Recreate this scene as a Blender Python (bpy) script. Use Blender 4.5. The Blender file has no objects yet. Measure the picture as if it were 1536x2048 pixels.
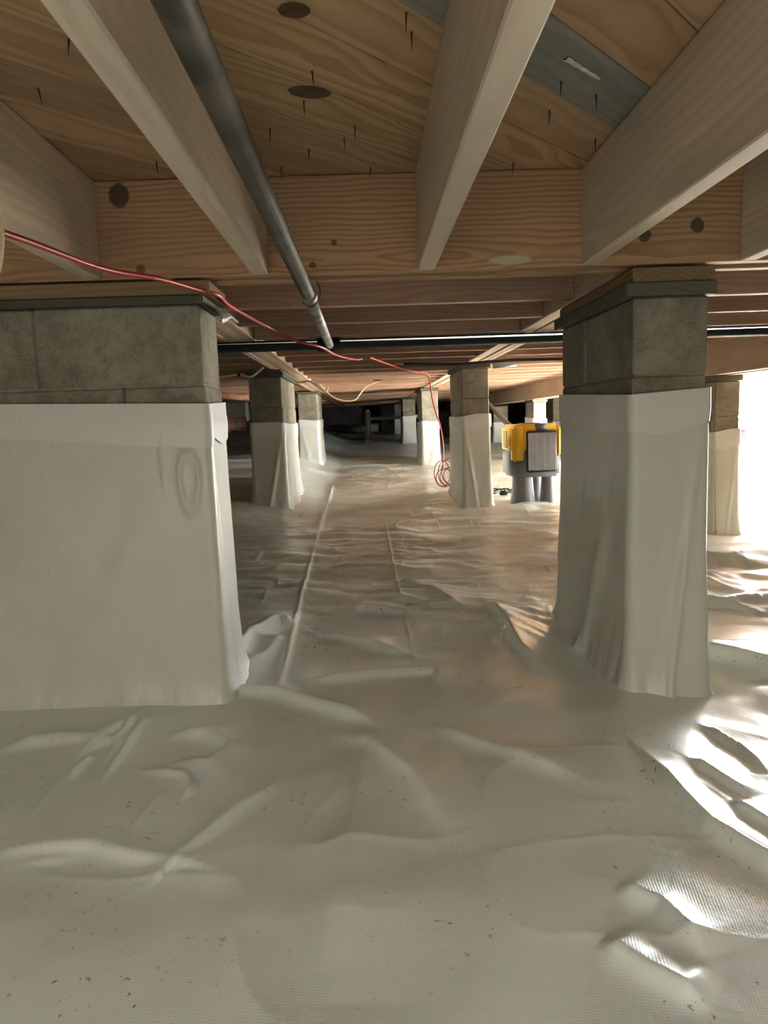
import bpy, bmesh, math, random
import numpy as np
from mathutils import Vector, Matrix
random.seed(7)
S = bpy.context.scene
COL = S.collection

# ---------------------------------------------------------------- camera
F, CX, CY, CZ = 1425.0, 768.0, 1024.0, 0.72
dv = Vector(((732-CX)/F, (CY-843)/F, -1)).normalized()
uv = -Vector(((1150-CX)/F, (CY-12205)/F, -1))
uv = (uv - dv*uv.dot(dv)).normalized()
xv = dv.cross(uv)
cam = bpy.data.cameras.new('camera')
cam.sensor_fit = 'HORIZONTAL'; cam.sensor_width = 36.0; cam.lens = 36.0*F/1536.0
cam.clip_start = 0.02; cam.clip_end = 200
camo = bpy.data.objects.new('camera', cam); COL.objects.link(camo)
camo.matrix_world = Matrix.Translation((0, 0, CZ)) @ Matrix((xv, dv, uv)).to_4x4()
S.camera = camo

# ---------------------------------------------------------------- light
w = bpy.data.worlds.new('sky'); S.world = w; w.use_nodes = True
bg = w.node_tree.nodes['Background']
bg.inputs[0].default_value = (0.92, 0.97, 1.0, 1); bg.inputs[1].default_value = 23.0
sun = bpy.data.lights.new('sun', 'SUN'); sun.energy = 220.0; sun.angle = 0.01; sun.color = (1.0, 0.90, 0.78)
so = bpy.data.objects.new('sun', sun); COL.objects.link(so)
so.rotation_euler = Vector((-1.0, -0.35, -0.72)).to_track_quat('-Z', 'Y').to_euler()

def portal(name, loc, direction, sx, sy):
    L = bpy.data.lights.new(name, 'AREA'); L.shape = 'RECTANGLE'; L.size = sx; L.size_y = sy
    L.cycles.is_portal = True
    o = bpy.data.objects.new(name, L); COL.objects.link(o); o.location = loc
    o.rotation_euler = Vector(direction).to_track_quat('-Z', 'Z').to_euler()
    return o
OPEN_Y0, OPEN_Y1 = 4.4, 8.3          # the bright access opening in the right wall
ADDED_HATCH = (-0.7, 0.93, -2.1, -1.46)   # x0, x1, y0, y1 of an unseen hatch added behind the camera to light the foreground
portal('portal', (3.62, (OPEN_Y0+OPEN_Y1)/2, 0.5), (-1, 0, 0), OPEN_Y1-OPEN_Y0, 1.15)
portal('portal', ((ADDED_HATCH[0]+ADDED_HATCH[1])/2, (ADDED_HATCH[2]+ADDED_HATCH[3])/2, 1.43), (0, 0, -1), ADDED_HATCH[1]-ADDED_HATCH[0], ADDED_HATCH[3]-ADDED_HATCH[2])

vs = S.view_settings
S.display_settings.display_device = 'sRGB'
vs.view_transform = 'Standard'; vs.look = 'None'; vs.gamma = 1.0; vs.use_curve_mapping = False
vs.exposure = 0.48
S.cycles.use_denoising = True
S.cycles.max_bounces = 10; S.cycles.diffuse_bounces = 5; S.cycles.glossy_bounces = 4
S.cycles.sample_clamp_indirect = 30.0
S.cycles.caustics_reflective = False; S.cycles.caustics_refractive = False

# ---------------------------------------------------------------- helpers
def tag(o, label=None, cat=None, group=None, kind=None):
    if label: o['label'] = label
    if cat: o['category'] = cat
    if group: o['group'] = group
    if kind: o['kind'] = kind
    return o
def empty(name, loc=(0, 0, 0), rz=0.0, **k):
    o = bpy.data.objects.new(name, None); COL.objects.link(o); o.location = loc; o.rotation_euler = (0, 0, rz)
    o.empty_display_size = 0.05
    return tag(o, **k)
def link(name, me, mat=None, parent=None, loc=(0, 0, 0), rot=(0, 0, 0), **k):
    if mat is not None and not me.materials: me.materials.append(mat)
    o = bpy.data.objects.new(name, me); COL.objects.link(o)
    o.parent = parent; o.location = loc; o.rotation_euler = rot
    return tag(o, **k)
def mesh_py(name, V, Fc, smooth=False):
    me = bpy.data.meshes.new(name); me.from_pydata([tuple(map(float, v)) for v in V], [], Fc)
    if smooth: me.polygons.foreach_set('use_smooth', [True]*len(me.polygons))
    me.update(); return me
_boxes = {}
def box_me(sx, sy, sz, bev=0.003, key=''):
    k = (round(sx, 4), round(sy, 4), round(sz, 4), bev, key)
    if k in _boxes: return _boxes[k]
    bm = bmesh.new(); bmesh.ops.create_cube(bm, size=1.0)
    for v in bm.verts: v.co = (v.co.x*sx, v.co.y*sy, v.co.z*sz)
    if bev > 0: bmesh.ops.bevel(bm, geom=bm.edges[:], offset=bev, segments=1, affect='EDGES')
    me = bpy.data.meshes.new('box'); bm.to_mesh(me); bm.free(); _boxes[k] = me
    return me
def box(name, lo, hi, mat, parent=None, bev=0.003, axis='x', **k):
    """axis-aligned box; its mesh's local X runs along the given axis so the grain follows it"""
    lo, hi = Vector(lo), Vector(hi); c = (lo+hi)/2; d = hi-lo
    rot = (0, 0, 0); s = (d.x, d.y, d.z)
    if axis == 'y': rot = (0, 0, math.pi/2); s = (d.y, d.x, d.z)
    if axis == 'z': rot = (0, math.pi/2, 0); s = (d.z, d.y, d.x)
    me = box_me(*s, bev, key=mat.name)
    if parent is not None: c = c - parent.location
    return link(name, me, mat, parent, c, rot, **k)
def tube(name, pts, r, mat, parent=None, n=10, sub=6, smoothpath=True, closed=False, caps=True, **k):
    P = [Vector(p) for p in pts]
    if smoothpath and len(P) > 2:
        Q = []
        m = len(P)
        for i in range(m if closed else m-1):
            g = (lambda j: P[j % m]) if closed else (lambda j: P[min(max(j, 0), m-1)])
            a, b, c, d = g(i-1), g(i), g(i+1), g(i+2)
            for s in range(sub):
                t = s/sub
                Q.append(0.5*((2*b) + (c-a)*t + (2*a-5*b+4*c-d)*t*t + (3*b-a-3*c+d)*t**3))
        if not closed: Q.append(P[-1])
        P = Q
    rr = r if callable(r) else (lambda t: r)
    V, Fc = [], []
    N = len(P); up = Vector((0.13, 0.21, 0.97))
    for i, p in enumerate(P):
        a = P[i-1] if (i > 0 or closed) else p
        b = P[(i+1) % N] if (i < N-1 or closed) else p
        t = (b-a).normalized()
        u = t.cross(up)
        if u.length < 1e-4: u = t.cross(Vector((1, 0, 0)))
        u.normalize(); v = u.cross(t); up = v if abs(t.dot(v)) < .99 else up
        R = rr(i/max(1, N-1))
        for j in range(n):
            an = 2*math.pi*j/n
            V.append(p + (u*math.cos(an) + v*math.sin(an))*R)
    for i in range(N if closed else N-1):
        for j in range(n):
            a = i*n+j; b = i*n+(j+1) % n; i2 = (i+1) % N
            Fc.append((a, b, i2*n+(j+1) % n, i2*n+j))
    if caps and not closed:
        Fc.append(tuple(range(n-1, -1, -1))); Fc.append(tuple((N-1)*n+j for j in range(n)))
    if parent is not None:
        V = [v - parent.location for v in V]
    me = mesh_py(name, V, Fc, True)
    return link(name, me, mat, parent, **k)

# numpy value noise -------------------------------------------------
def _h(ix, iy, s):
    h = (ix.astype(np.int64)*374761393 + iy.astype(np.int64)*668265263 + s*982451653) & 0xffffffff
    h = ((h ^ (h >> 13))*1274126177) & 0xffffffff
    return ((h ^ (h >> 16)) & 0xffff)/65535.0
def vnoise(x, y, s=0):
    x = np.asarray(x, float); y = np.asarray(y, float)
    ix, iy = np.floor(x), np.floor(y); fx, fy = x-ix, y-iy
    ix = ix.astype(np.int64); iy = iy.astype(np.int64)
    u = fx**3*(fx*(fx*6-15)+10); v = fy**3*(fy*(fy*6-15)+10)
    a, b, c, d = _h(ix, iy, s), _h(ix+1, iy, s), _h(ix, iy+1, s), _h(ix+1, iy+1, s)
    return (a*(1-u)+b*u)*(1-v) + (c*(1-u)+d*u)*v - 0.5
def sstep(x, a, b):
    t = np.clip((x-a)/(b-a), 0, 1); return t*t*(3-2*t)

# ---------------------------------------------------------------- materials
def newmat(name):
    m = bpy.data.materials.new(name); m.use_nodes = True
    nt = m.node_tree; b = nt.nodes['Principled BSDF']
    return m, nt, b
class NT:
    def __init__(s, nt): s.nt = nt
    def n(s, t, **k):
        x = s.nt.nodes.new(t)
        for a, v in k.items(): setattr(x, a, v)
        return x
    def l(s, a, b): s.nt.links.new(a, b)
    def math(s, op, a, b=None, c=None, clamp=False):
        x = s.n('ShaderNodeMath', operation=op, use_clamp=clamp)
        for i, v in enumerate((a, b, c)):
            if v is None: continue
            if isinstance(v, (int, float)): x.inputs[i].default_value = v
            else: s.l(v, x.inputs[i])
        return x.outputs[0]
    def mix(s, f, a, b, mode='MIX'):
        x = s.n('ShaderNodeMix', data_type='RGBA', blend_type=mode)
        for i, v in ((0, f), (6, a), (7, b)):
            if isinstance(v, (int, float)): x.inputs[i].default_value = v
            elif isinstance(v, tuple): x.inputs[i].default_value = (*v, 1)
            else: s.l(v, x.inputs[i])
        return x.outputs[2]
    def noise(s, vec, scale, detail=3, rough=.5, dist=0):
        x = s.n('ShaderNodeTexNoise'); s.l(vec, x.inputs['Vector'])
        x.inputs['Scale'].default_value = scale; x.inputs['Detail'].default_value = detail
        x.inputs['Roughness'].default_value = rough; x.inputs['Distortion'].default_value = dist
        return x.outputs['Fac']
    def mapping(s, vec, scale=(1, 1, 1), loc=(0, 0, 0), rot=(0, 0, 0)):
        x = s.n('ShaderNodeMapping'); s.l(vec, x.inputs[0])
        x.inputs[1].default_value = loc; x.inputs[2].default_value = rot; x.inputs[3].default_value = scale
        return x.outputs[0]
    def rng(s, v, a, b, c=0., d=1., smooth=True):
        x = s.n('ShaderNodeMapRange', interpolation_type='SMOOTHSTEP' if smooth else 'LINEAR')
        s.l(v, x.inputs[0])
        for i, q in enumerate((a, b, c, d)): x.inputs[i+1].default_value = q
        return x.outputs[0]

def wood(name, light, dark, ring=90., contrast=.55, knots=0.5, spots=(), rough=.7, grey=0.0):
    m, nt, b = newmat(name); g = NT(nt)
    tc = g.n('ShaderNodeTexCoord'); oi = g.n('ShaderNodeObjectInfo')
    off = g.n('ShaderNodeVectorMath', operation='SCALE'); off.inputs[0].default_value = (17, 0, 9)
    g.l(oi.outputs['Random'], off.inputs['Scale'])
    add = g.n('ShaderNodeVectorMath', operation='ADD'); g.l(tc.outputs['Object'], add.inputs[0]); g.l(off.outputs[0], add.inputs[1])
    ob = tc.outputs['Object']; P = add.outputs[0]
    sep = g.n('ShaderNodeSeparateXYZ'); g.l(ob, sep.inputs[0])
    # growth rings round a wandering pith
    wob = g.noise(g.mapping(P, (1.1, 2.5, 2.5)), 1.0, 2)
    wob2 = g.noise(g.mapping(P, (5, 14, 14)), 1.0, 2)
    ycen = g.math('MULTIPLY_ADD', wob, .16, -.08)
    y = g.math('SUBTRACT', sep.outputs[1], ycen)
    zz = g.math('ADD', sep.outputs[2], g.math('MULTIPLY_ADD', oi.outputs['Random'], .08, .05))
    r = g.math('SQRT', g.math('ADD', g.math('MULTIPLY', y, y), g.math('MULTIPLY', zz, zz)))
    r = g.math('ADD', r, g.math('MULTIPLY', wob2, .022))
    # knots bend the rings
    vo = g.n('ShaderNodeTexVoronoi', voronoi_dimensions='3D'); g.l(g.mapping(P, (1.6, 5.0, 5.0)), vo.inputs['Vector']); vo.inputs['Scale'].default_value = 1.0
    vsep = g.n('ShaderNodeSeparateColor'); g.l(vo.outputs['Color'], vsep.inputs[0])
    on = g.math('GREATER_THAN', vsep.outputs[0], 1-knots)
    kd = vo.outputs['Distance']
    kbend = g.math('MULTIPLY', g.rng(kd, 0, .42, 1, 0), on)
    r = g.math('ADD', r, g.math('MULTIPLY', kbend, .03))
    rings = g.math('FRACT', g.math('MULTIPLY', r, ring))
    late = g.math('MULTIPLY', g.rng(rings, .25, .85), g.rng(rings, .9, 1.0, 1, 0))
    fine = g.noise(g.mapping(P, (3, 130, 130)), 1.0, 3, .6)
    blot = g.noise(g.mapping(P, (1.5, 5, 5)), 1.0, 3)
    f = g.math('MULTIPLY_ADD', late, contrast, g.math('MULTIPLY_ADD', fine, .5, -.17), clamp=True)
    c = g.mix(f, light, dark)
    c = g.mix(g.rng(blot, .35, .75, 0, .55), c, tuple(x*.62 for x in light))
    kn = g.math('MULTIPLY', g.rng(kd, .07, .115, 1, 0), on)
    c = g.mix(g.math('MULTIPLY', kn, .8), c, (.075, .042, .022))
    var = g.math('MULTIPLY_ADD', oi.outputs['Random'], .4, .8)
    hsv = g.n('ShaderNodeHueSaturation'); g.l(c, hsv.inputs['Color']); g.l(var, hsv.inputs['Value'])
    if grey: hsv.inputs['Saturation'].default_value = 1-grey
    c = hsv.outputs[0]
    for (sx, sy, sz, rx, ry, colr, amt) in spots:       # knots and marks with a place of their own
        d = g.mapping(ob, (1/rx, .01, 1/ry), (-sx/rx, 0, -sz/ry))
        ns = g.n('ShaderNodeVectorMath', operation='LENGTH'); g.l(d, ns.inputs[0])
        edge = g.math('ADD', ns.outputs['Value'], g.math('MULTIPLY_ADD', g.noise(ob, 60, 3), .5, -.25))
        c = g.mix(g.math('MULTIPLY', g.rng(edge, .8, 1.05, 1, 0), amt), c, colr)
    g.l(c, b.inputs['Base Color'])
    b.inputs['Roughness'].default_value = rough; b.inputs['Specular IOR Level'].default_value = .3
    bp = g.n('ShaderNodeBump'); bp.inputs['Strength'].default_value = .25; bp.inputs['Distance'].default_value = .002
    g.l(f, bp.inputs['Height']); g.l(bp.outputs[0], b.inputs['Normal'])
    return m

def simple(name, col, rough=.5, metal=0., spec=.5, var=.0, scale=20, col2=None, bump=0.):
    m, nt, b = newmat(name); g = NT(nt)
    b.inputs['Roughness'].default_value = rough; b.inputs['Metallic'].default_value = metal
    b.inputs['Specular IOR Level'].default_value = spec
    tc = g.n('ShaderNodeTexCoord')
    nz = g.noise(tc.outputs['Object'], scale, 4, .6)
    c2 = col2 or tuple(x*(1-var) for x in col)
    g.l(g.mix(g.rng(nz, .35, .68), col, c2), b.inputs['Base Color'])
    if bump:
        bp = g.n('ShaderNodeBump'); bp.inputs['Strength'].default_value = bump; bp.inputs['Distance'].default_value = .003
        g.l(nz, bp.inputs['Height']); g.l(bp.outputs[0], b.inputs['Normal'])
    return m

def concrete(name, col, dark):
    m, nt, b = newmat(name); g = NT(nt); tc = g.n('ShaderNodeTexCoord'); oi = g.n('ShaderNodeObjectInfo')
    off = g.n('ShaderNodeVectorMath', operation='SCALE'); off.inputs[0].default_value = (7, 5, 3); g.l(oi.outputs['Random'], off.inputs['Scale'])
    ad = g.n('ShaderNodeVectorMath', operation='ADD'); g.l(tc.outputs['Object'], ad.inputs[0]); g.l(off.outputs[0], ad.inputs[1])
    P = ad.outputs[0]
    big = g.noise(P, 7, 5, .62); mid = g.noise(P, 38, 4, .65); fin = g.noise(P, 170, 2, .7)
    c = g.mix(g.rng(big, .36, .66), col, dark)
    c = g.mix(g.rng(mid, .42, .7, 0, .45), c, tuple(x*.5 for x in dark))
    c = g.mix(g.rng(fin, .35, .75, 0, .35), c, tuple(min(1, x*1.35) for x in col))
    g.l(c, b.inputs['Base Color']); b.inputs['Roughness'].default_value = .92; b.inputs['Specular IOR Level'].default_value = .2
    bp = g.n('ShaderNodeBump'); bp.inputs['Strength'].default_value = .5; bp.inputs['Distance'].default_value = .004
    g.l(g.math('MULTIPLY_ADD', mid, .6, fin), bp.inputs['Height']); g.l(bp.outputs[0], b.inputs['Normal'])
    return m

def membrane(name, col, rough, dirt=True):
    m, nt, b = newmat(name); g = NT(nt); tc = g.n('ShaderNodeTexCoord'); P = tc.outputs['Object']
    n1 = g.noise(P, 2.2, 3); n2 = g.noise(P, 9, 3)
    c = g.mix(g.rng(n1, .25, .8), col, tuple(x*q for x, q in zip(col, (.95, .95, .91))))
    if dirt:
        area = g.rng(g.noise(P, 3.0, 2), .42, .72)
        sp = g.rng(g.noise(P, 70, 3, .55), .648, .70)
        sp2 = g.math('MULTIPLY', g.rng(g.noise(P, 24, 3, .7, .4), .64, .76), area)
        sm = g.math('MULTIPLY', g.rng(n2, .45, .9, 0, .10), area)
        dm = g.math('MAXIMUM', g.math('MULTIPLY', sp, g.math('MULTIPLY', area, .9)), g.math('MAXIMUM', g.math('MULTIPLY', sp2, g.math('MULTIPLY', sp, .8)), sm), clamp=True)
        c = g.mix(dm, c, (.13, .085, .05))
    g.l(c, b.inputs['Base Color'])
    b.inputs['Specular IOR Level'].default_value = .5
    b.inputs['Coat Weight'].default_value = .35 if dirt else .2; b.inputs['Coat Roughness'].default_value = .16
    g.l(g.rng(n2, .3, .7, rough-.035, rough+.03), b.inputs['Roughness'])
    # woven scrim: fine threads both ways
    wv = g.mapping(P, (1, 1, 1), (0, 0, 0), (0, 0, .25))
    w1 = g.n('ShaderNodeTexWave', wave_type='BANDS', bands_direction='X'); g.l(wv, w1.inputs[0]); w1.inputs['Scale'].default_value = 70; w1.inputs['Distortion'].default_value = 0.4
    w2 = g.n('ShaderNodeTexWave', wave_type='BANDS', bands_direction='Y'); g.l(wv, w2.inputs[0]); w2.inputs['Scale'].default_value = 70; w2.inputs['Distortion'].default_value = 0.4
    hsum = g.math('ADD', g.math('MULTIPLY', g.math('ADD', w1.outputs['Fac'], w2.outputs['Fac']), .1), g.math('MULTIPLY', g.noise(P, 30, 3), 1.0))
    bp = g.n('ShaderNodeBump'); bp.inputs['Strength'].default_value = .28; bp.inputs['Distance'].default_value = .004
    g.l(hsum, bp.inputs['Height']); g.l(bp.outputs[0], b.inputs['Normal'])
    return m

M = {}
M['board'] = wood('subfloor_wood', (.49, .32, .19), (.31, .18, .09), ring=75, contrast=.5, knots=.2)
M['board_knot'] = wood('subfloor_wood_knotty', (.57, .385, .215), (.36, .21, .10), ring=70, contrast=.65, knots=.12,
                       spots=[])
M['board_grey'] = wood('subfloor_wood_stained', (.33, .30, .25), (.20, .175, .14), ring=75, contrast=.4, knots=.1, grey=.35)
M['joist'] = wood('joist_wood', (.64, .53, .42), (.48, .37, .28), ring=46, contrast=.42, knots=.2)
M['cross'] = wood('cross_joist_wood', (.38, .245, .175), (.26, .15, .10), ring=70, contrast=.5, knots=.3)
M['girder'] = wood('girder_wood', (.49, .30, .17), (.30, .155, .08), ring=80, contrast=.65, knots=.45)
M['far_beam'] = wood('long_beam_wood', (.55, .41, .30), (.38, .26, .18), ring=80, contrast=.5, knots=.3)
M['spacer'] = wood('spacer_wood', (.25, .17, .095), (.16, .10, .05), ring=80, contrast=.5, knots=.1)
M['treated'] = wood('treated_wood', (.11, .105, .07), (.075, .07, .047), ring=60, contrast=.4, knots=0., grey=.2)
M['block'] = concrete('block_concrete', (.31, .295, .24), (.20, .18, .135))
M['floor'] = membrane('floor_plastic', (.75, .80, .72), .33)
M['wrap'] = membrane('wrap_plastic', (.67, .69, .62), .42, dirt=False)
M['flap'] = membrane('band_plastic', (.74, .76, .74), .45, dirt=False)
M['pipe'] = simple('lit_weathered_steel', (.30, .29, .28), .5, .35, var=.45, scale=9, col2=(.10, .095, .09))  # far pipe length: paler colour stands in for the stronger light there
M['pipedark'] = simple('shaded_stained_steel', (.028, .027, .022), .5, .2, scale=13, col2=(.105, .085, .065))  # near pipe length: shade put into the dark colour, along with real mottling
M['black'] = simple('black_plastic', (.02, .02, .022), .45, var=.3)
M['blackpipe'] = simple('black_pipe_plastic', (.014, .016, .018), .75, var=.3, scale=6)
M['rust'] = simple('rusty_iron', (.30, .15, .08), .75, .2, scale=14, col2=(.12, .06, .04), bump=.3)
M['nail'] = simple('nail_steel', (.05, .04, .035), .55, .6)
M['wire'] = simple('dark_wire', (.05, .035, .03), .5, .5)
M['cord'] = simple('red_cord_rubber', (.50, .035, .03), .38, var=.2, scale=30)
M['cream'] = simple('cream_cable', (.72, .58, .38), .5, var=.15)
M['white'] = simple('white_plastic', (.72, .71, .68), .45, var=.12)
M['greypvc'] = simple('grey_pvc', (.36, .40, .40), .45, var=.15)
M['galv'] = simple('galvanised_sheet', (.36, .39, .37), .5, .5, var=.3, scale=25)
M['yellow'] = simple('yellow_plastic', (.86, .52, .03), .42, var=.08, scale=6)
M['darkgrey'] = simple('dark_grey_plastic', (.16, .165, .18), .5, var=.15)
M['midgrey'] = simple('mid_grey_plastic', (.19, .195, .21), .5, var=.12)
M['grille'] = simple('grille_metal', (.52, .53, .54), .5, .0, var=.1)
M['grilledark'] = simple('grille_frame_plastic', (.02, .022, .028), .5)
M['duct'] = simple('duct_sheet', (.30, .29, .27), .6, .2, var=.3)
M['paint'] = simple('dry_white_paint', (.74, .70, .56), .7, var=.2, scale=60)
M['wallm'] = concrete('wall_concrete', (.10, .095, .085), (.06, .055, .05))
M['ground'] = concrete('outside_concrete', (.62, .60, .56), (.50, .47, .43))
M['redcloth'] = simple('red_fabric', (.80, .04, .08), .8, var=.3)
M['insul'] = simple('flexible_duct_wrap', (.22, .20, .17), .7, var=.4, scale=12)

# ---------------------------------------------------------------- floor
def base_z(x, y):
    x = np.asarray(x, float); y = np.asarray(y, float)
    z = np.interp(y, [-3, 1.9, 3.2, 4.85, 8.4, 12, 15.5, 18], [0.02, 0.0, .045, .115, .20, .33, .43, .5])
    z = z + .16*sstep(x, -.3, -.9)*sstep(y, 3.6, 6.0)          # ground climbs to the far left
    z = z - .05*sstep(x, .45, .9)*(1-sstep(y, 2.2, 3.2))
    z = z - .30*sstep(x, 1.9, 3.4)*sstep(y, 2.0, 4.5)*(1-.6*sstep(y, 7.5, 10)) - .03*sstep(x, 1.0, 2.0)
    z = z + .035*np.exp(-(((x-1.15)/.35)**2+((y-4.62)/.30)**2))
    return z
# creases and ridges of the sheet: points (x, y), half width, height
RIDGES = [
    ([(-.43, 1.91), (-.26, 1.86), (-.132, 1.76), (.007, 1.653)], .030, .030),
    ([(-.214, 1.949), (.014, 1.983), (.173, 1.984), (.192, 1.871)], .030, .022),
    ([(-.43, 1.99), (-.408, 2.284), (-.329, 2.447), (-.275, 2.439)], .05, .045),
    ([(-.40, 2.0), (-.34, 2.15), (-.30, 2.35)], .09, .030),
    ([(-.236, 2.385), (-.079, 2.294), (.124, 2.112)], .035, .020),
    ([(.428, 2.643), (.457, 2.397), (.455, 2.143), (.503, 1.91)], .045, .034),
    ([(.077, 2.996), (.235, 2.835), (.343, 2.582)], .05, .022),
    ([(.06, 2.75), (.20, 2.66), (.33, 2.62)], .03, .018),
    ([(-.1, 2.62), (.05, 2.60), (.2, 2.52)], .035, .018),
    ([(-.20, 3.25), (.0, 3.3), (.2, 3.2)], .05, .018),
    ([(-.30, 4.1), (0., 4.15), (.3, 4.05)], .06, .022),
    ([(-.868, 1.577), (-.755, 1.605), (-.641, 1.581), (-.604, 1.716)], .035, .026),
    ([(-.596, 1.503), (-.604, 1.658), (-.595, 1.80)], .012, .016),
    ([(-.567, 1.392), (-.573, 1.549), (-.585, 1.776)], .011, .014),
    ([(-.640, 1.40), (-.645, 1.47), (-.632, 1.52)], .012, .014),
    ([(-.505, 1.438), (-.40, 1.397), (-.374, 1.355), (-.382, 1.308)], .012, .013),
    ([(-.50, 1.60), (-.40, 1.60), (-.33, 1.53), (-.36, 1.45), (-.48, 1.45)], .035, .026),
    ([(-.658, 1.161), (-.573, 1.162), (-.505, 1.164), (-.344, 1.109), (-.265, 1.272), (-.202, 1.38)], .030, .016),
    ([(-.60, 1.135), (-.53, 1.14)], .008, .006),
    ([(-.443, 1.212), (-.43, 1.322), (-.42, 1.34)], .010, .006),
    ([(-.101, 1.635), (.004, 1.47), (.072, 1.355), (.122, 1.174)], .05, .022),
    ([(-.02, 1.64), (-.03, 1.4), (-.06, 1.1), (-.08, .8)], .10, .030),
    ([(.555, 1.45), (.56, 1.237), (.57, 1.14), (.615, 1.04), (.68, .95)], .036, .034),
    ([(.787, 1.627), (.814, 1.504), (.812, 1.388)], .018, .022),
    ([(.349, .983), (.398, .936), (.423, .839)], .035, .024),
    ([(.29, .875), (.33, .82), (.386, .762)], .035, .024),
    ([(.116, 1.642), (.266, 1.469), (.389, 1.327)], .05, .020),
    ([(.655, 1.404), (.714, 1.278)], .03, .018),
    ([(.66, 1.25), (.72, 1.12)], .03, .02),
    ([(.95, 2.2), (1.2, 2.0), (1.5, 2.1)], .06, .04),
    ([(1.0, 2.7), (1.3, 2.55), (1.7, 2.7)], .07, .04),
    ([(1.2, 3.3), (1.6, 3.1), (2.0, 3.3)], .08, .05),
    ([(.95, 1.55), (1.1, 1.45), (1.3, 1.5)], .05, .03),
    ([(-.30, 3.767), (-.283, 2.715), (-.272, 2.163), (-.271, 1.85)], .010, .012),
    ([(-.32, 6.5), (-.31, 5.0), (-.30, 3.8)], .014, .012),
    ([(.096, 4.491), (.105, 3.146), (.123, 2.082)], .008, .004),
]
def floor_z(x, y, fine=True):
    x = np.asarray(x, float); y = np.asarray(y, float)
    z = base_z(x, y)
    z = z + .030*vnoise(x*1.7+3, y*1.4, 1) + .012*vnoise(x*4+.3*np.sin(y*3), y*4.5, 2)
    far = sstep(y, 2.0, 3.0)
    wx = x + .25*vnoise(x*2, y*2, 5); wy = y + .12*vnoise(x*3, y*3, 6)
    # long stretched pleats across the aisle
    z = z + (.012+.016*far)*vnoise(wx*1.6, wy*6.5, 3) + .007*far*vnoise(wx*3.5, wy*16, 4)
    rt = sstep(x, .75, 1.1)
    z = z + rt*(.022*vnoise(wx*4, wy*7, 8) + .011*vnoise(wx*9, wy*14, 9))
    z = z + .006*vnoise(wx*7, wy*9, 18) + .003*vnoise(wx*14, wy*10, 7)
    # sharp creases
    cr = np.abs(vnoise(wx*2.3+9, wy*3.1, 11)); z = z + .005*np.exp(-cr/.022)*(vnoise(x*1.3, y*1.3, 12) + .5)
    cr2 = np.abs(vnoise(wx*5.1+2, wy*4.3, 14)); z = z + .0030*np.exp(-cr2/.03)*sstep(vnoise(x*2.1, y*2.1, 15), -.05, .3)
    mid = sstep(y, 1.9, 2.6)
    z = z + mid*(.0075*vnoise(wx*5, wy*22, 16) + .005*vnoise(wx*13, wy*24, 17) + .0028*np.exp(-np.abs(vnoise(wx*3, wy*9, 19))/.03)*sstep(vnoise(x*1.6, y*1.6, 20), -.1, .25))
    if fine:
        for pts, wd, h in RIDGES:
            d = np.full(x.shape, 1e9); tt = np.zeros(x.shape)
            L = len(pts)-1
            for i in range(L):
                ax, ay = pts[i]; bx, by = pts[i+1]
                vx, vy = bx-ax, by-ay; q = vx*vx+vy*vy
                t = np.clip(((x-ax)*vx+(y-ay)*vy)/q, 0, 1)
                dd = np.hypot(x-ax-t*vx, y-ay-t*vy)
                side = np.where((vx*(y-ay)-vy*(x-ax)) > 0, 1.9, .55) if wd > .02 else 1.0   # steep on one side, a long slope on the other
                if wd > .02: dd = dd/side
                tt = np.where(dd < d, (i+t)/L, tt); d = np.minimum(d, dd)
            ends = np.minimum(1, np.minimum(tt, 1-tt)/.18)*.85+.15
            z = z + .95*h*ends*np.exp(-(d/(wd*.72))**1.35)
    return z
def fz(x, y): return float(floor_z(np.array([x]), np.array([y]))[0])

ys = [-2.25]
while ys[-1] < 17.6:
    y = ys[-1]
    ys.append(y + (.05 if y < .55 else max(.0046, .0056*y)))
xs = np.concatenate([np.linspace(-5, -1.25, 50)[:-1], np.linspace(-1.25, 1.7, 620)[:-1], np.linspace(1.7, 3.85, 70)])
GX, GY = np.meshgrid(xs, np.array(ys))
GZ = floor_z(GX, GY)
nx, ny = len(xs), len(ys)
def grid_mesh(name, X, Y, Z, flip=False, smooth=True):
    ny, nx = X.shape
    me = bpy.data.meshes.new(name)
    V = np.stack([X, Y, Z], -1).reshape(-1, 3)
    idx = np.arange(ny*nx).reshape(ny, nx)
    q = np.stack([idx[:-1, :-1], idx[:-1, 1:], idx[1:, 1:], idx[1:, :-1]], -1).reshape(-1, 4)
    if flip: q = q[:, ::-1]
    me.vertices.add(len(V)); me.vertices.foreach_set('co', V.astype(np.float32).ravel())
    me.loops.add(q.size); me.loops.foreach_set('vertex_index', q.astype(np.int32).ravel())
    me.polygons.add(len(q)); me.polygons.foreach_set('loop_start', (np.arange(len(q))*4).astype(np.int32))
    me.polygons.foreach_set('use_smooth', np.full(len(q), smooth))
    me.update(calc_edges=True); me.validate()
    return me
floor = link('floor', grid_mesh('floor', GX, GY, GZ), M['floor'], kind='structure',
             label='white wrinkled plastic ground sheet covering the whole crawl space')

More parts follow.
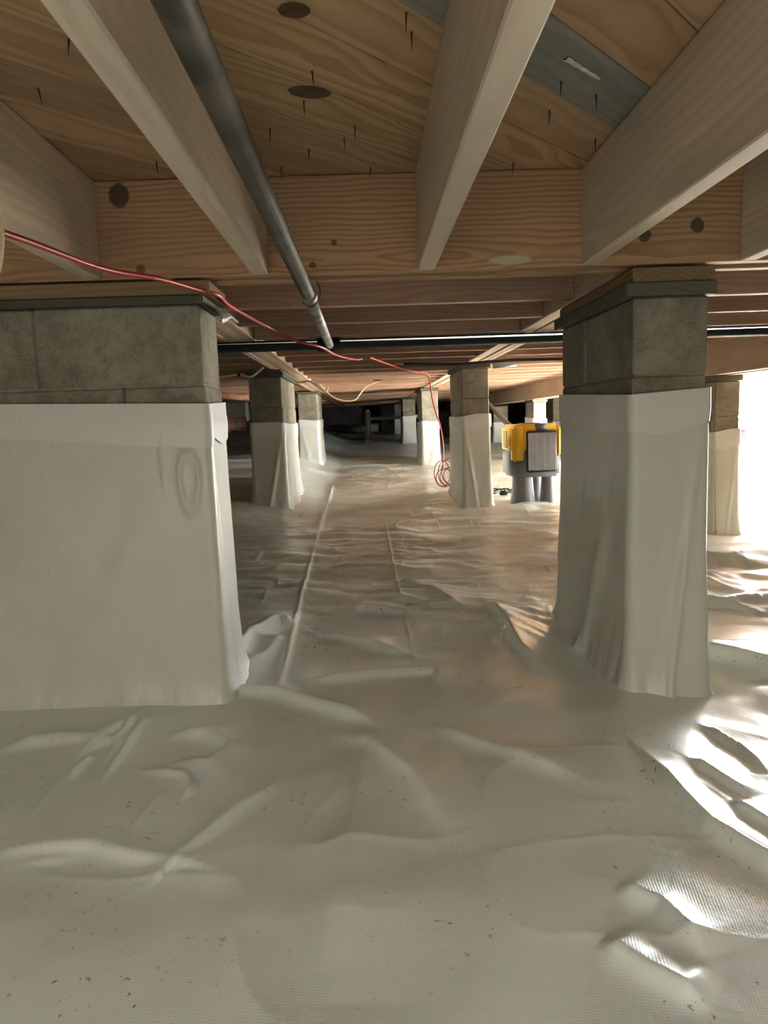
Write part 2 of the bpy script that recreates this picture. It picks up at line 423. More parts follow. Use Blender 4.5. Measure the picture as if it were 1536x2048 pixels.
# ---------------------------------------------------------------- shell
TOPZ, JB = 1.325, 1.09
ceiling = empty('ceiling', (0, 0, TOPZ), kind='structure', label='underside of the wooden floor deck above the joists')
for lo, hi in (((-5.1, ADDED_HATCH[3]), (3.85, 17.7)), ((-5.1, -2.3), (3.85, ADDED_HATCH[2])), ((-5.1, ADDED_HATCH[2]), (ADDED_HATCH[0], ADDED_HATCH[3])), ((ADDED_HATCH[1], ADDED_HATCH[2]), (3.85, ADDED_HATCH[3]))):
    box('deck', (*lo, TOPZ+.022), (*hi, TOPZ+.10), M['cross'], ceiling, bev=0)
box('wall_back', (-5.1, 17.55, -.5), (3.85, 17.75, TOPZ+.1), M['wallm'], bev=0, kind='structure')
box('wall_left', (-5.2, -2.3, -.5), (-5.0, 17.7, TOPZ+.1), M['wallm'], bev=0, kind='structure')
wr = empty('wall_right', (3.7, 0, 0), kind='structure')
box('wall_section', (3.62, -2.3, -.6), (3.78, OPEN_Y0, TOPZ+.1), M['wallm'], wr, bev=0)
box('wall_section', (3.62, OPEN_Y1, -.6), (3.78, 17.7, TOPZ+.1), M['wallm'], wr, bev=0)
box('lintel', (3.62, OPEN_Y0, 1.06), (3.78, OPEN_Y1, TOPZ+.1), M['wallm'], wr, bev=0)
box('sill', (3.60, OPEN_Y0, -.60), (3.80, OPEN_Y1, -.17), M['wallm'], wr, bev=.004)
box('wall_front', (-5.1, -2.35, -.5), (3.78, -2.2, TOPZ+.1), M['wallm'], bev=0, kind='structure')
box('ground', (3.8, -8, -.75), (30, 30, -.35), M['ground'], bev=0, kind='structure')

# ---------------------------------------------------------------- diagonal deck boards
def clip_poly(P, a, b, c):       # keep a*x+b*y<=c
    out = []
    for i in range(len(P)):
        p, q = P[i], P[(i+1) % len(P)]
        dp, dq = a*p[0]+b*p[1]-c, a*q[0]+b*q[1]-c
        if dp <= 0: out.append(p)
        if dp*dq < 0:
            t = dp/(dp-dq); out.append((p[0]+t*(q[0]-p[0]), p[1]+t*(q[1]-p[1])))
    return out
BW = .1365
X0, X1, Y0, Y1 = -1.7, 1.7, -.95, 1.90
s2 = math.sqrt(.5)
offs0 = -1.0515*s2
boards = []
for k in range(-26, 28):
    a0 = offs0 + k*BW; a1 = a0 + BW - .0022          # perpendicular offset (x-y)/sqrt2
    c = (a0+a1)/2
    L = 12
    P = [(-L, -(a1-a0)/2), (L, -(a1-a0)/2), (L, (a1-a0)/2), (-L, (a1-a0)/2)]
    # local frame: X along (1,1)/sqrt2, Y along (-1,1)/sqrt2 ; centre at perpendicular offset -c
    def world(p): return (p[0]*s2 - (p[1]-c)*s2, p[0]*s2 + (p[1]-c)*s2)
    W = [world(p) for p in P]
    for (a, b, cc) in ((1, 0, X1), (-1, 0, -X0), (0, 1, Y1), (0, -1, -Y0)): W = clip_poly(W, a, b, cc)
    if len(W) < 3: continue
    mx = sum(p[0] for p in W)/len(W); my = sum(p[1] for p in W)/len(W)
    loc = Vector((mx, my, TOPZ+.010+random.uniform(-.0012, .0012)))
    loc2 = [((p[0]-mx)*s2+(p[1]-my)*s2, -(p[0]-mx)*s2+(p[1]-my)*s2) for p in W]
    n = len(loc2)
    V = [(p[0], p[1], -.0095) for p in loc2] + [(p[0], p[1], .0095) for p in loc2]
    Fc = [tuple(range(n-1, -1, -1)), tuple(range(n, 2*n))] + [(i, (i+1) % n, n+(i+1) % n, n+i) for i in range(n)]
    mat = M['board_grey'] if k == 0 else M['board_knot'] if k in (-3, -2) else M['board']
    o = link('subfloor_board', mesh_py('subfloor_board', V, Fc), mat, ceiling, loc - ceiling.location, (0, 0, math.pi/4))
    if k == 0: o['label'] = 'grey stained board beside the white paint smear'
    boards.append((k, o, loc))
# the large oval knots of the pale boards: thin inset discs
def knot_disc(x, y, rx, ry, rz):
    V = [(0, 0, -.0012)] + [(rx*math.cos(t*math.pi/9)*(1+.06*math.sin(3*t)), ry*math.sin(t*math.pi/9), 0) for t in range(18)]
    Fc = [(0, 1+(i+1) % 18, 1+i) for i in range(18)]
    link('knot', mesh_py('knot', V, Fc, True), M['knot'], ceiling, Vector((x, y, TOPZ-.0012)) - ceiling.location, (0, 0, rz))
M['knot'] = simple('knot_wood', (.13, .068, .035), .6, var=.5, scale=55)
knot_disc(-.081, 1.40, .040, .026, .3); knot_disc(-.084, 1.138, .024, .02, .2)
# white paint smear on the deck
V, Fc = [], []
for i in range(13):
    t = i/12; x = .363+(.446-.363)*t; y = 1.297+(1.373-1.297)*t
    wd = .0065*(1-.45*t)+.0012*math.sin(i*2.1)
    V += [(x-wd*.7, y+wd*.7, TOPZ-.002), (x+wd*.7, y-wd*.7, TOPZ-.002), (x, y, TOPZ-.0045)]
for i in range(12):
    a = 3*i; Fc += [(a, a+2, a+5, a+3), (a+2, a+1, a+4, a+5)]
link('paint_smear', mesh_py('paint_smear', [tuple(Vector(v)-ceiling.location) for v in V], Fc, True), M['paint'], ceiling)
nails = [(-.07, 1.322), (-.095, 1.437), (-.176, 1.56), (-.024, 1.618), (-.001, 1.556), (-.105, 1.676), (-.179, 1.783), (-.456, 1.729), (-.557, 1.363),
         (.032, 1.80), (.094, 1.206), (.082, 1.152), (.379, 1.384), (.463, 1.442), (.391, 1.513), (.533, 1.665), (.376, 1.80), (-.50, .98), (-.44, 1.2),
         (.47, .95), (.40, 1.05), (.05, .92)]
bm = bmesh.new(); bmesh.ops.create_cone(bm, cap_ends=True, segments=6, radius1=.0004, radius2=.0019, depth=.03)
nail_me = bpy.data.meshes.new('nail'); bm.to_mesh(nail_me); bm.free()
for x, y in nails:
    link('nail', nail_me, M['nail'], ceiling, Vector((x, y, TOPZ-.013)) - ceiling.location, (random.uniform(-.15, .15), random.uniform(-.15, .15), 0))

# ---------------------------------------------------------------- front girder (4 plies) with joists resting against it
GY0, GY1 = 1.84, 1.99
front = empty('girder_beam', (.14, GY0, JB), label='front header beam of four planks spanning overhead between the two nearest block piers', cat='beam')
fp = [(0, 0.0), (1, .006), (2, -.003), (3, .004)]
M['girder_front'] = wood('front_girder_wood', (.51, .315, .18), (.30, .16, .08), ring=80, contrast=.7, knots=.25,
    spots=[(-.583-.07, 0, 1.289-1.2075, .026, .032, (.06, .04, .025), .9), (.847-.07, 0, 1.18-1.2075, .019, .02, (.05, .035, .03), .85), (.715-.07, 0, 1.159-1.2075, .017, .018, (.05, .035, .03), .85),
           (-.543-.07, 0, 1.113-1.2075, .012, .012, (.08, .045, .03), .8), (-.119-.07, 0, 1.111-1.2075, .010, .008, (.08, .045, .03), .8),
           (.375-.07, 0, 1.109-1.2075, .055, .012, (.50, .52, .40), .75), (-.063-.07, 0, 1.163-1.2075, .008, .008, (.08, .045, .03), .8)])
for i, dz in fp:
    y0 = GY0 + i*.0375
    lx, rx = (-1.10, 1.24) if i % 2 == 0 else (-1.10, 1.24)
    box('ply', (lx, y0, JB+dz), (rx, y0+.0368, TOPZ-.001), M['girder_front'] if i == 0 else M['girder'], front, axis='x')
jl = ['wooden floor joist at the left edge, behind the red cord', 'wooden floor joist running alongside the overhead steel pipe, just left of it',
      'middle wooden floor joist overhead, the one right of the steel pipe', 'broad-sided wooden floor joist overhead, landing above the nearest right block pier',
      'wooden floor joist at the right edge, seen beyond the header beam end']
jx = [(-.681, -.641), (-.270, -.229), (.143, .186), (.556, .596), (.957, .997)]
for (a, b), lab in zip(jx, jl):
    box('floor_joist', (a, -.95, JB), (b, GY0-.001, TOPZ-.001), M['joist'], axis='y', label=lab, cat='joist', group='floor joists running overhead towards the header beam')

# ---------------------------------------------------------------- long girders on the pier rows
def long_beam(name, xa, xb, z0, z1, n, ya, yb, lab):
    e = empty(name, ((xa+xb)/2, ya, z0), label=lab, cat='beam')
    w = (xb-xa)/n
    for i in range(n):
        box('ply', (xa+i*w, ya, z0+random.uniform(-.004, .004)), (xa+(i+1)*w-.0012, yb, z1), M['far_beam'], e, axis='y')
    return e
ROW = {'left': (-.62, -.47), 'right': (.687, .837), 'third': (1.93, 2.10)}
long_beam('girder_beam', *ROW['left'], JB, TOPZ-.001, 4, GY1+.003, 17.4, 'long built-up beam running back over the left row of block piers')
long_beam('girder_beam', *ROW['right'], JB, TOPZ-.001, 4, GY1+.003, 17.4, 'long built-up beam running back over the right row of block piers')
long_beam('girder_beam', *ROW['third'], .91, JB-.002, 4, .4, 17.4, 'low pale beam at the right edge over the pier by the bright opening')

# ---------------------------------------------------------------- cross joists
ORD = ['first', 'second', 'third', 'fourth', 'fifth', 'sixth', 'seventh', 'eighth']
JY = [2.35 + .406*k for k in range(37)]
def cross(xa, xb, y, dz, **k):
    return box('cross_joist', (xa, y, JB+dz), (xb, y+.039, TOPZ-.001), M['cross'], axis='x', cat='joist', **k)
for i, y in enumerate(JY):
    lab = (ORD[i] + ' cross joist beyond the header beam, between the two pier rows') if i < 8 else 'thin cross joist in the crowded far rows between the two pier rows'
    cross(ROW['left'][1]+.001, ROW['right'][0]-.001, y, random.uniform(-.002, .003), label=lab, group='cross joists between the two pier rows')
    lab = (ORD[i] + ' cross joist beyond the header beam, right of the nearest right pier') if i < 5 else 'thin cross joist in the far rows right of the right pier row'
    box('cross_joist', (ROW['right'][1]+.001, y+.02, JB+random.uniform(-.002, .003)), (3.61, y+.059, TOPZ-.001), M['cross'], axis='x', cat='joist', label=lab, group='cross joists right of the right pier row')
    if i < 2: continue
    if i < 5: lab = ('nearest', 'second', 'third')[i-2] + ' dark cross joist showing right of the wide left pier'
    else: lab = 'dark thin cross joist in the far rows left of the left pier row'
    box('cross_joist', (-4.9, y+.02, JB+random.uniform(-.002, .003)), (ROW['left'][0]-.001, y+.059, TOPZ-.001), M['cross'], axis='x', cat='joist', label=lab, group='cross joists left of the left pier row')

# ---------------------------------------------------------------- block piers
def wrap_mesh(x0, x1, y0, y1, ztop, ground, seed, gap=.006, flare=.045, du=.010, dz=.012, zlow=None, loops=(), rough=1.0, corner_r=.012):
    """sheet of plastic round a pier: perimeter x height, folded; ztop(u-frac) gives the top edge"""
    pts = []
    W, D = x1-x0, y1-y0
    per = [((x0, y0), (x1, y0), (0, -1)), ((x1, y0), (x1, y1), (1, 0)), ((x1, y1), (x0, y1), (0, 1)), ((x0, y1), (x0, y0), (-1, 0))]
    PX, PY, NX, NY, FU, FI = [], [], [], [], [], []
    for fi, (a, b, nrm) in enumerate(per):
        L = math.hypot(b[0]-a[0], b[1]-a[1]); d = ((b[0]-a[0])/L, (b[1]-a[1])/L)
        step = du if fi in (0, 1, 3) else du*3
        r = corner_r
        n = max(3, int((L-2*r)/step))
        for i in range(n+1):
            s = r + (L-2*r)*i/n
            PX.append(a[0]+d[0]*s); PY.append(a[1]+d[1]*s); NX.append(nrm[0]); NY.append(nrm[1]); FU.append(s/L); FI.append(fi)
        # rounded corner
        nn = per[(fi+1) % 4][2]
        cx, cy = b[0]-d[0]*r-nrm[0]*r, b[1]-d[1]*r-nrm[1]*r
        for t in (.25, .5, .75):
            ax, ay = nrm[0]*(1-t)+nn[0]*t, nrm[1]*(1-t)+nn[1]*t; q = math.hypot(ax, ay); ax /= q; ay /= q
            PX.append(cx+ax*r); PY.append(cy+ay*r); NX.append(ax); NY.append(ay); FU.append(1.0); FI.append(fi)
    PX.append(PX[0]); PY.append(PY[0]); NX.append(NX[0]); NY.append(NY[0]); FU.append(FU[0]); FI.append(FI[0])
    PX, PY, NX, NY, FU, FI = map(np.array, (PX, PY, NX, NY, FU, FI))
    arc = np.concatenate([[0], np.cumsum(np.hypot(np.diff(PX), np.diff(PY)))])
    zt = np.array([ztop(fi, fu) for fi, fu in zip(FI, FU)])
    if ground is not None: zb = floor_z(PX+NX*.03, PY+NY*.03) - .012
    else: zb = np.array([zlow(fi, fu) for fi, fu in zip(FI, FU)])
    nz = max(3, int((zt-zb).max()/dz))
    T = np.linspace(0, 1, nz+1)[:, None]
    Z = zb[None, :]*(1-T) + zt[None, :]*T
    H = Z - zb[None, :]; full = np.maximum(zt-zb, .05)[None, :]
    U = np.broadcast_to(arc[None, :], Z.shape)
    low = 1 - H/full
    off = gap + 0*Z
    if ground is not None:
        off = off + flare*np.exp(-H/.035) + .5*flare*low**2
        off = off + rough*(.016*low**.7*np.maximum(0, vnoise(U*7+2.5*Z, Z*1.4, seed)+.1) + .010*low*np.abs(vnoise(U*16-Z*4, Z*3, seed+1)))
        off = off + rough*.012*np.exp(-H/.06)*np.maximum(0, vnoise(U*28, Z*8, seed+2))*2
        # gathered folds fanning down from the upper corners
        for fi in range(4):
            m = (FI == fi)[None, :]
            for s, sl in (((.10, .8),) if (seed+fi) % 3 else ((.9, -.9),)):
                c = s + sl*.55*np.clip(low-.15, 0, 1)
                off = off + rough*m*.012*np.exp(-((FU[None, :]-c)/.06)**2)*np.clip(low-.1, 0, .5)*1.6
    else:
        off = off + .005*np.maximum(0, vnoise(U*4, Z*22, seed)+.1) + .002*vnoise(U*9, Z*9, seed+3)
    for (fi, fu, zc, ru, rz, wd, h) in loops:        # oval puckers
        m = (FI == fi)[None, :]
        e = np.sqrt(((FU[None, :]-fu)/ru)**2 + ((Z-zc)/np.where(Z > zc, rz*.7, rz*1.2))**2)
        off = off + m*h*np.exp(-((e-1)/wd)**2)
    X = PX[None, :] + NX[None, :]*off; Y = PY[None, :] + NY[None, :]*off
    return X, Y, Z

BH, MJ = .20, .0     # course height
def pier(x0, x1, y0, y1, top, wraptop, label, seed, blocks_x=1, flap=True, cap=True, near=False, rough=1., flare=.02, capz=JB, loops=(), ztf=None, group='wrapped block piers'):
    gz = fz((x0+x1)/2, y0)
    e = empty('block_pier', ((x0+x1)/2, (y0+y1)/2, gz), label=label, cat='pier', group=group)
    z = top; c = 0
    while z > gz - .12:
        zb = z - BH
        nbx = blocks_x
        cuts = [x0 + (x1-x0)*i/nbx for i in range(nbx+1)]
        Ly = y1-y0
        ycuts = [y0, y0+.405, y1] if (Ly > .5 and c % 2 == 0) else ([y0, y1-.405, y1] if Ly > .5 else [y0, y1])
        if nbx > 1 and c % 2 == 1: cuts = [x0] + [x0 + (x1-x0)*(i+.5)/nbx for i in range(nbx)] + [x1]
        for i in range(len(cuts)-1):
            for j in range(len(ycuts)-1):
                dx = random.uniform(-.002, .002)
                box('concrete_block', (cuts[i]+.0015+dx, ycuts[j]+.0015+dx, zb+.005), (cuts[i+1]-.0015+dx, ycuts[j+1]-.0015+dx, z), M['block'], e, bev=.005)
        if near or c < 2:
            box('mortar_bed', (x0+.006, y0+.006, zb-.001), (x1-.006, y1-.006, zb+.006), M['block'], e, bev=0)
        z = zb; c += 1
    ztop = ztf or (lambda fi, fu: wraptop + .009*math.sin((fi+fu)*math.pi/2+seed) + .004*math.sin((fi+fu)*math.pi*1.5+seed*2))
    du = .0055 if near else .02
    X, Y, Z = wrap_mesh(x0, x1, y0, y1, ztop, True, seed, du=du, dz=.010 if near else .025, rough=rough, flare=flare, loops=loops)
    o = e.location
    link('plastic_wrap', grid_mesh('plastic_wrap', X-o.x, Y-o.y, Z-o.z), M['wrap'], e)
    if flap:
        X, Y, Z = wrap_mesh(x0, x1, y0, y1, lambda fi, fu: ztop(fi, fu)+.004, None, seed+5, gap=.011, du=du, dz=.012,
                            zlow=lambda fi, fu: ztop(fi, fu)-.095-.012*math.sin(fu*5+fi*1.7+seed))
        link('top_band', grid_mesh('top_band', X-o.x, Y-o.y, Z-o.z), M['flap'], e)
    if cap and capz-top > .012:
        box('cap_board', (x0-.012, y0-.006, top+.001), (x1+.012, y1+.01, min(top+.036, capz-.001)), M['treated'], e, axis='y' if blocks_x == 1 else 'x')
        if capz-top > .045:
            box('spacer_block', (x0, y0+.002, top+.037), (x1, y1, capz-.005), M['spacer'], e, axis='y')
    return e

# nearest left pier: wide, one block deep
PL = pier(-1.24, -.405, 1.845, 2.055, 1.025, .79, 'wide plastic-wrapped block pier at the left, nearest one', 3, blocks_x=2, near=True, cap=False, rough=.55,
          loops=[(0, .935, .60, .030, .075, .22, .010), (0, .86, .66, .006, .05, .5, .006)],
          ztf=lambda fi, fu: (.80-.025*fu) if fi == 0 else .775 + .025*(fi+fu-1)/3)
box('cap_board', (-1.26, 1.835, 1.026), (-.395, 2.06, 1.048), M['treated'], PL, axis='x')
box('spacer_block', (-1.24, 1.842, 1.049), (-.378, 2.05, JB-.006), M['spacer'], PL, axis='x', bev=.002)
# bent termite-shield flashing over its right end
V, Fc = [], []
for i in range(9):
    t = i/8
    y = 1.835+.27*t
    for j in range(7):
        s = j/6
        ang = s*1.9*(1-.35*t)
        x = -.400 + .040*math.sin(ang)+.010*s
        z = 1.030 + .012*t - .046*(1-math.cos(ang))*(.9-.2*math.sin(t*3)) - .004*math.sin(t*9)*s
        V.append(Vector((x, y, z)) - PL.location)
for i in range(8):
    for j in range(6):
        a = i*7+j; Fc.append((a, a+1, a+8, a+7))
fl = link('flashing', mesh_py('flashing', V, Fc, True), M['galv'], PL, label='bent grey metal flashing')
sm = fl.modifiers.new('thick', 'SOLIDIFY'); sm.thickness = .002

PR = pier(.695, .892, 1.86, 2.53, 1.012, .775, 'tall plastic-wrapped block pier at the right, nearest one', 12, near=True, cap=False, rough=1.3, flare=.02,
          ztf=lambda fi, fu: (.762+.012*fu, .774, .774+.013*fu, .787-.025*fu)[int(fi)])
box('cap_board', (.672, 1.845, 1.013), (.905, 2.55, 1.047), M['treated'], PR, axis='y')
box('spacer_block', (.69, 1.848, 1.048), (.90, 2.54, JB-.006), M['spacer'], PR, axis='y')

pier(-.775, -.555, 4.85, 5.75, 1.064-.03, .73, 'plastic-wrapped block pier second in the left row, beyond the wide one', 21, near=True, flap=True, rough=1.2)
pier(.655, .838, 4.85, 5.55, 1.05, .735, 'plastic-wrapped block pier second in the right row, beside the yellow dehumidifier', 31, near=True, flap=True, rough=.8)
pier(-.785, -.56, 8.4, 9.3, 1.06, .76, 'plastic-wrapped block pier third in the left row, with one sunlit side', 41)
pier(.655, .85, 8.4, 9.1, 1.05, .69, 'sunlit plastic-wrapped block pier third in the right row, behind the hanging red cord', 51)
pier(.62, .83, 12.0, 12.7, 1.06, .79, 'plastic-wrapped block pier fourth in the right row, far back', 61)
pier(.62, .82, 15.4, 16.0, 1.06, .82, 'far last plastic-wrapped block pier of the right row, by the white pipe', 71)
pier(1.95, 2.095, 3.98, 4.6, .875, .60, 'block pier against the bright opening at the right edge', 81, capz=.91, near=True, rough=.6)
pier(1.97, 2.12, 8.4, 8.82, .875, .69, 'block pier with a bright white front face behind the dehumidifier', 91, capz=.91)
pier(2.14, 2.38, 12.0, 12.6, .89, .62, 'dark block pier far behind the black hose', 101, capz=.91, group='far block piers on the right')
pier(3.14, 3.32, 12.0, 12.6, 1.03, .62, 'dark block pier far back at the right of the dehumidifier', 111, group='far block piers on the right')

# ---------------------------------------------------------------- overhead pipes
op = empty('overhead_pipe', (-.137, 1.8, 1.05), label='grey steel pipe running overhead beside a joist to the black cross pipe', cat='pipe')
tube('pipe', [(-.137, -1.0, 1.05), (-.137, 1.9, 1.05)], .0172, M['pipedark'], op, n=20, smoothpath=False, label='stained pipe length with shade in its dark colour')
tube('pipe', [(-.137, 1.9, 1.05), (-.146, 3.17, 1.055)], .0172, M['pipe'], op, n=20, smoothpath=False, label='grey pipe length with brighter light in its pale colour')
tube('coupling', [(-.137, 1.885, 1.05), (-.137, 1.96, 1.05)], .0205, M['pipe'], op, n=20, smoothpath=False)
tube('hanger_wire', [(-.115, 1.93, 1.088), (-.108, 1.94, 1.065), (-.115, 1.945, 1.04), (-.137, 1.95, 1.028), (-.158, 1.95, 1.04)], .0018, M['wire'], op, n=6)
bp_ = empty('drain_pipe', (0, 3.2, 1.06), label='black horizontal drain pipe crossing under the joists', cat='pipe')
tube('pipe', [(-4.8, 3.2, 1.06), (3.55, 3.2, 1.062)], .024, M['blackpipe'], bp_, n=18, smoothpath=False)
tube('fitting', [(-.20, 3.2, 1.06), (-.10, 3.2, 1.06)], .029, M['blackpipe'], bp_, n=18, smoothpath=False)
tag(tube('black_cable', [(.25, 4.55, 1.07), (.6, 4.5, 1.055), (.95, 4.45, 1.065), (1.6, 4.35, 1.05), (2.6, 4.3, 1.07), (3.4, 4.3, 1.06)], .010, M['black'], None, n=8),
    'thin black line crossing under the joists beyond the drain pipe', 'cable')

# red cord strung through the crawl space, ending in a coil on the floor
rc = empty('extension_cord', (-.2, 2.5, 1.06), label='long red extension cord strung across the joists down to a coil by a pier', cat='cord')
tube('cord', [(-.60, .85, 1.005), (-.549, 1.15, 1.027), (-.523, 1.5, 1.045), (-.455, 1.68, 1.056), (-.402, 1.822, 1.056), (-.366, 1.88, 1.052), (-.366, 2.0, 1.05), (-.366, 2.2, 1.058), (-.357, 2.73, 1.085),
              (-.27, 2.85, 1.045), (-.174, 2.95, 1.026), (-.12, 3.3, 1.022), (-.041, 3.9, 1.052), (-.01, 4.0, 1.065)], .0058, M['cord'], rc, n=8)
tube('cord', [(.03, 4.05, 1.075), (.12, 4.4, 1.072), (.248, 5.0, 1.078), (.40, 5.5, 1.08), (.525, 5.98, 1.09), (.545, 6.0, 1.0), (.561, 6.0, .879), (.59, 6.0, .76), (.618, 6.0, .67), (.64, 5.99, .50), (.63, 5.97, .30)],
     .0058, M['cord'], rc, n=8)
M['cordd'] = simple('dark_red_cord_rubber', (.16, .014, .012), .5, var=.2)
for i in range(6):
    cx, cy = .62+.022*i, 5.93+.03*i
    g0 = fz(cx, cy)
    r1, r2 = .075+.012*random.random(), .10+.02*random.random()
    pts = []
    for t in range(14):
        a = 2*math.pi*t/14
        pts.append((cx + r1*math.cos(a)*(.9+.1*i/5), cy + .03*math.sin(a)+.02*math.cos(a), g0 + .012 + r2*(1+math.sin(a))*(.72 if i % 2 else .95)))
    tube('coil', pts, .0042, M['cordd'], rc, n=6, closed=True, sub=3)

# ---------------------------------------------------------------- dehumidifier
DX, DY = 1.152, 5.02
dg = fz(DX, DY)
dh = empty('dehumidifier', (DX, DY, dg), math.radians(3), label='yellow and grey dehumidifier with a square front grille standing on the plastic sheet', cat='dehumidifier')
def rbox(name, lo, hi, mat, bev=.02, seg=3, parent=dh, **k):
    bm = bmesh.new(); bmesh.ops.create_cube(bm, size=1.0)
    for v in bm.verts: v.co = tuple((lo[i]+hi[i])/2 + v.co[i]*(hi[i]-lo[i]) for i in range(3))
    bmesh.ops.bevel(bm, geom=bm.edges[:], offset=bev, segments=seg, affect='EDGES')
    me = bpy.data.meshes.new(name); bm.to_mesh(me); bm.free()
    me.polygons.foreach_set('use_smooth', [True]*len(me.polygons))
    return link(name, me, mat, parent, **k)
b0 = .30-dg; b1 = .665-dg
rbox('lower_body', (-.165, -.155, b0), (.165, .155, b0+.19), M['midgrey'])
rbox('upper_shell', (-.17, -.16, b0+.165), (.17, .16, b1), M['yellow'], .028, label='yellow upper shell')
rbox('shell_cheek', (-.168, -.167, b0+.11), (-.085, -.10, b1-.02), M['yellow'], .012, label='yellow front cheek')
rbox('shell_cheek', (.135, -.167, b0+.14), (.170, -.10, b1-.02), M['yellow'], .012)
rbox('handle_recess', (-.06, -.05, b1-.006), (.06, .10, b1+.007), M['darkgrey'], .005)
rbox('top_latch', (-.005, -.1655, b1-.05), (.07, -.12, b1+.004), M['darkgrey'], .004)
gr = rbox('grille', (-.075, -.182, b0+.035), (.135, -.150, b1-.045), M['grilledark'], .007)
for i in range(20):
    x = -.062 + .1845*i/19
    rbox('grille_bar', (x-.0032, -.186, b0+.05), (x+.0032, -.181, b1-.06), M['grille'], .0012, 1, parent=gr)
rbox('side_vent', (-.1735, -.02, b0+.20), (-.168, .09, b1-.045), M['darkgrey'], .002, 1)
for k in range(5):
    rbox('vent_slat', (-.1755, -.012+.021*k, b0+.205), (-.172, -.003+.021*k, b1-.05), M['yellow'], .001, 1)
rbox('side_clip', (-.176, -.10, b0+.165), (-.166, -.085, b0+.215), M['white'], .003, label='small white clip')
def leg(cx, cy, r0, r1):
    V, Fc = [], []
    zs = [(b0+.01, r1), (b0-.02, r1*1.02), (b0*.4, (r0+r1)/2), (.012, r0), (-.005, r0*1.05)]
    n = 20
    for z, r in zs:
        for j in range(n):
            a = 2*math.pi*j/n; q = 1+.05*(j % 2)
            V.append((cx+r*q*math.cos(a), cy+r*q*math.sin(a), z))
    for i in range(len(zs)-1):
        for j in range(n): Fc.append((i*n+j, (i+1)*n+j, (i+1)*n+(j+1) % n, i*n+(j+1) % n))
    link('leg', mesh_py('leg', V, Fc, True), M['midgrey'], dh)
leg(-.075, -.06, .082, .066); leg(.10, -.07, .052, .040); leg(.05, .08, .06, .05)
tag(tube('flexible_hose', [(.95, 6.1, .95), (1.00, 6.02, .87), (1.035, 5.75, .77), (1.055, 5.35, .67), (1.07, 5.25, .645)], .019, M['black'], None, n=12),
    'black flexible hose dropping behind the pier to the dehumidifier', 'hose')
# small black power supply and tangled lead
pa = empty('power_adapter', (1.02, 5.35, fz(1.02, 5.35)), label='small black power adapter with tangled lead on the floor beside the dehumidifier', cat='adapter')
ag = pa.location.z
rbox('housing', (-.03, -.02, .0), (.03, .02, .032), M['black'], .006, 2, parent=pa)
rbox('paper_tag', (-.055, -.03, .02), (-.03, -.027, .085), M['white'], .001, 1, parent=pa, label='white paper tag')
for i in range(4):
    tube('lead', [(.94+.05*i+.045*math.cos(t*.9), 5.33+.03*math.sin(t*.9), ag+.012+.02*(1+math.sin(t*1.3+i))) for t in range(8)], .0045, M['black'], pa, n=6)
tube('lead', [(1.05, 5.35, ag+.015), (1.10, 5.3, ag+.02), (1.17, 5.2, ag+.03)], .004, M['black'], pa, n=6)

# ---------------------------------------------------------------- small services
tag(tube('pipe_stub', [(.842, 4.72, 1.055), (.99, 4.70, 1.062)], .020, M['greypvc'], None, n=14, smoothpath=False), 'short grey pipe stub beside the second right pier top', 'pipe')
yc = empty('yellow_cable', (-.8, 4.5, 1.02), label='cream cable sagging across joists left of the second left pier', cat='cable')
tube('cable', [(-1.2, 4.5, 1.05), (-1.03, 4.5, 1.018), (-.92, 4.5, 1.02), (-.775, 4.5, 1.035), (-.70, 4.5, 1.02), (-.62, 4.5, 1.075)], .0075, M['cream'], yc, n=8)
tube('cable_tie', [(-.785, 4.5, 1.034), (-.765, 4.5, 1.034)], .0105, M['black'], yc, n=8, smoothpath=False)
tag(tube('drooping_cable', [(-.43, 6.83, 1.098), (-.37, 6.83, 1.02), (-.29, 6.83, .953), (-.19, 6.83, .921), (-.096, 6.83, .926), (-.037, 6.83, .993), (.027, 6.83, 1.055), (.16, 6.83, 1.096)], .0065, M['cream'], None, n=8),
    'cream cable drooping in a loop below the far joists', 'cable')
tag(tube('frayed_cable', [(-.53, 5.52, 1.05), (-.497, 5.5, 1.03), (-.413, 5.5, 1.035), (-.355, 5.5, .996), (-.30, 5.5, .955), (-.285, 5.55, .99)], .009, M['cream'], None, n=8),
    'pale cable bunched at the top right of the second left pier', 'cable')
tag(tube('hanging_cable', [(-.60, 1.02, 1.10), (-.552, 1.08, 1.085), (-.532, 1.1, 1.05), (-.531, 1.1, 1.0), (-.545, 1.1, .95), (-.585, 1.1, .90)], .010, M['cream'], None, n=10),
    'cream cable loop hanging at the left edge in front of the joist', 'cable')
# rusty waste pipe far left with a hub joint
rp = empty('rusty_pipe', (-1.7, 9.0, .745), label='rusty iron waste pipe low at the far left, with a hub joint', cat='pipe')
tube('pipe', [(-4.5, 9.0, .74), (-1.5, 9.0, .745)], .082, M['rust'], rp, n=20, smoothpath=False)
tube('hub', [(-1.76, 9.0, .745), (-1.70, 9.0, .745)], .108, M['rust'], rp, n=20, smoothpath=False)
tag(tube('sloping_pipe', [(-1.75, 6.5, 1.03), (-1.3, 6.7, 1.0), (-.72, 7.0, .955)], .032, M['rust'], None, n=12, smoothpath=False), 'brown pipe sloping under the joists left of the second left pier', 'pipe')
co = empty('cleanout_pipe', (.034, 13.0, fz(.034, 13)), label='upright pipe with a side branch standing in the dark far back', cat='pipe')
tube('pipe', [(.034, 13.0, fz(.034, 13)-.01), (.034, 13.0, .89)], .055, M['insul'], co, n=14, smoothpath=False)
tube('cap', [(.034, 13.0, .885), (.034, 13.0, .93)], .035, M['white'], co, n=12, smoothpath=False)
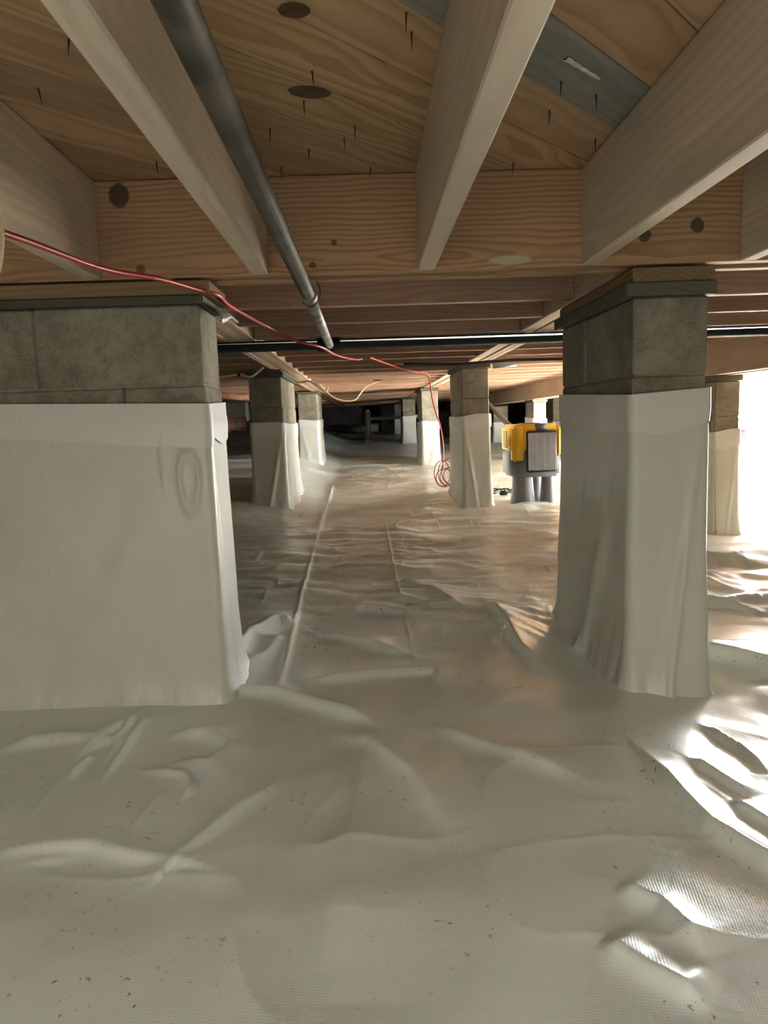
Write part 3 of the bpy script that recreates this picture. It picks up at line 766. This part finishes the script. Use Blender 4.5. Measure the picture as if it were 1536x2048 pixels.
tube('branch', [(.05, 13.0, .765), (1.1, 13.0, .785)], .033, M['white'], co, n=12, smoothpath=False)
fd = tag(tube('flexible_duct', [(-.75+.1*i, 14.6, .58+.012*math.sin(i*.9)) for i in range(11)], lambda t: .085+.012*(int(t*60) % 2), M['insul'], None, n=14, sub=6),
         'grey ribbed duct lying on the floor in the dark far back', 'duct')
du = empty('duct_box', (-2.0, 11.0, .6), label='grey sheet metal duct box in the far left corner', cat='duct')
box('case', (-2.15, 11.0, .80), (-1.80, 11.5, 1.07), M['duct'], du, bev=.006)
box('edge_strip', (-1.83, 10.985, .79), (-1.78, 11.0, 1.07), M['white'], du, bev=.002)
tube('elbow', [(-1.72, 11.0, 1.08), (-1.72, 11.0, .95), (-1.68, 11.0, .85), (-1.58, 11.0, .83)], .045, M['duct'], du, n=12)
tube('drop_pipe', [(-1.58, 10.9, 1.08), (-1.53, 10.9, .84)], .014, M['white'], du, n=8, smoothpath=False)
# red scrap in the opening
V, Fc = [], []
for i in range(8):
    for j in range(4):
        V.append((3.53+.012*math.sin(i*.9+j), 6.6+.03*j+.01*math.sin(i*1.7), .53-.036*i+.01*math.cos(j*2)))
for i in range(7):
    for j in range(3): a = i*4+j; Fc.append((a, a+1, a+5, a+4))
rs = tag(link('red_cloth', mesh_py('red_cloth', V, Fc, True), M['redcloth']), 'small blurred red scrap hanging in the bright opening at the right edge', 'cloth')
rs.modifiers.new('thick', 'SOLIDIFY').thickness = .004

# little pale scrap of plastic at the foot of the second left pier
V = [(-.030, -.012, .003), (.004, -.02, .010), (.030, .004, .004), (.006, .02, .022), (-.018, .014, .012)]
V = V + [(x*.95, y*.95, z-.0025) for x, y, z in V]
Fc = [(0, 1, 2, 3, 4), (9, 8, 7, 6, 5)] + [(i, 5+i, 5+(i+1) % 5, (i+1) % 5) for i in range(5)]
tag(link('plastic_scrap', mesh_py('plastic_scrap', V, Fc), M['flap'], None, (-.445, 4.70, fz(-.445, 4.70)+.002)), 'small pale plastic scrap on the floor at the foot of the second left pier', 'scrap')
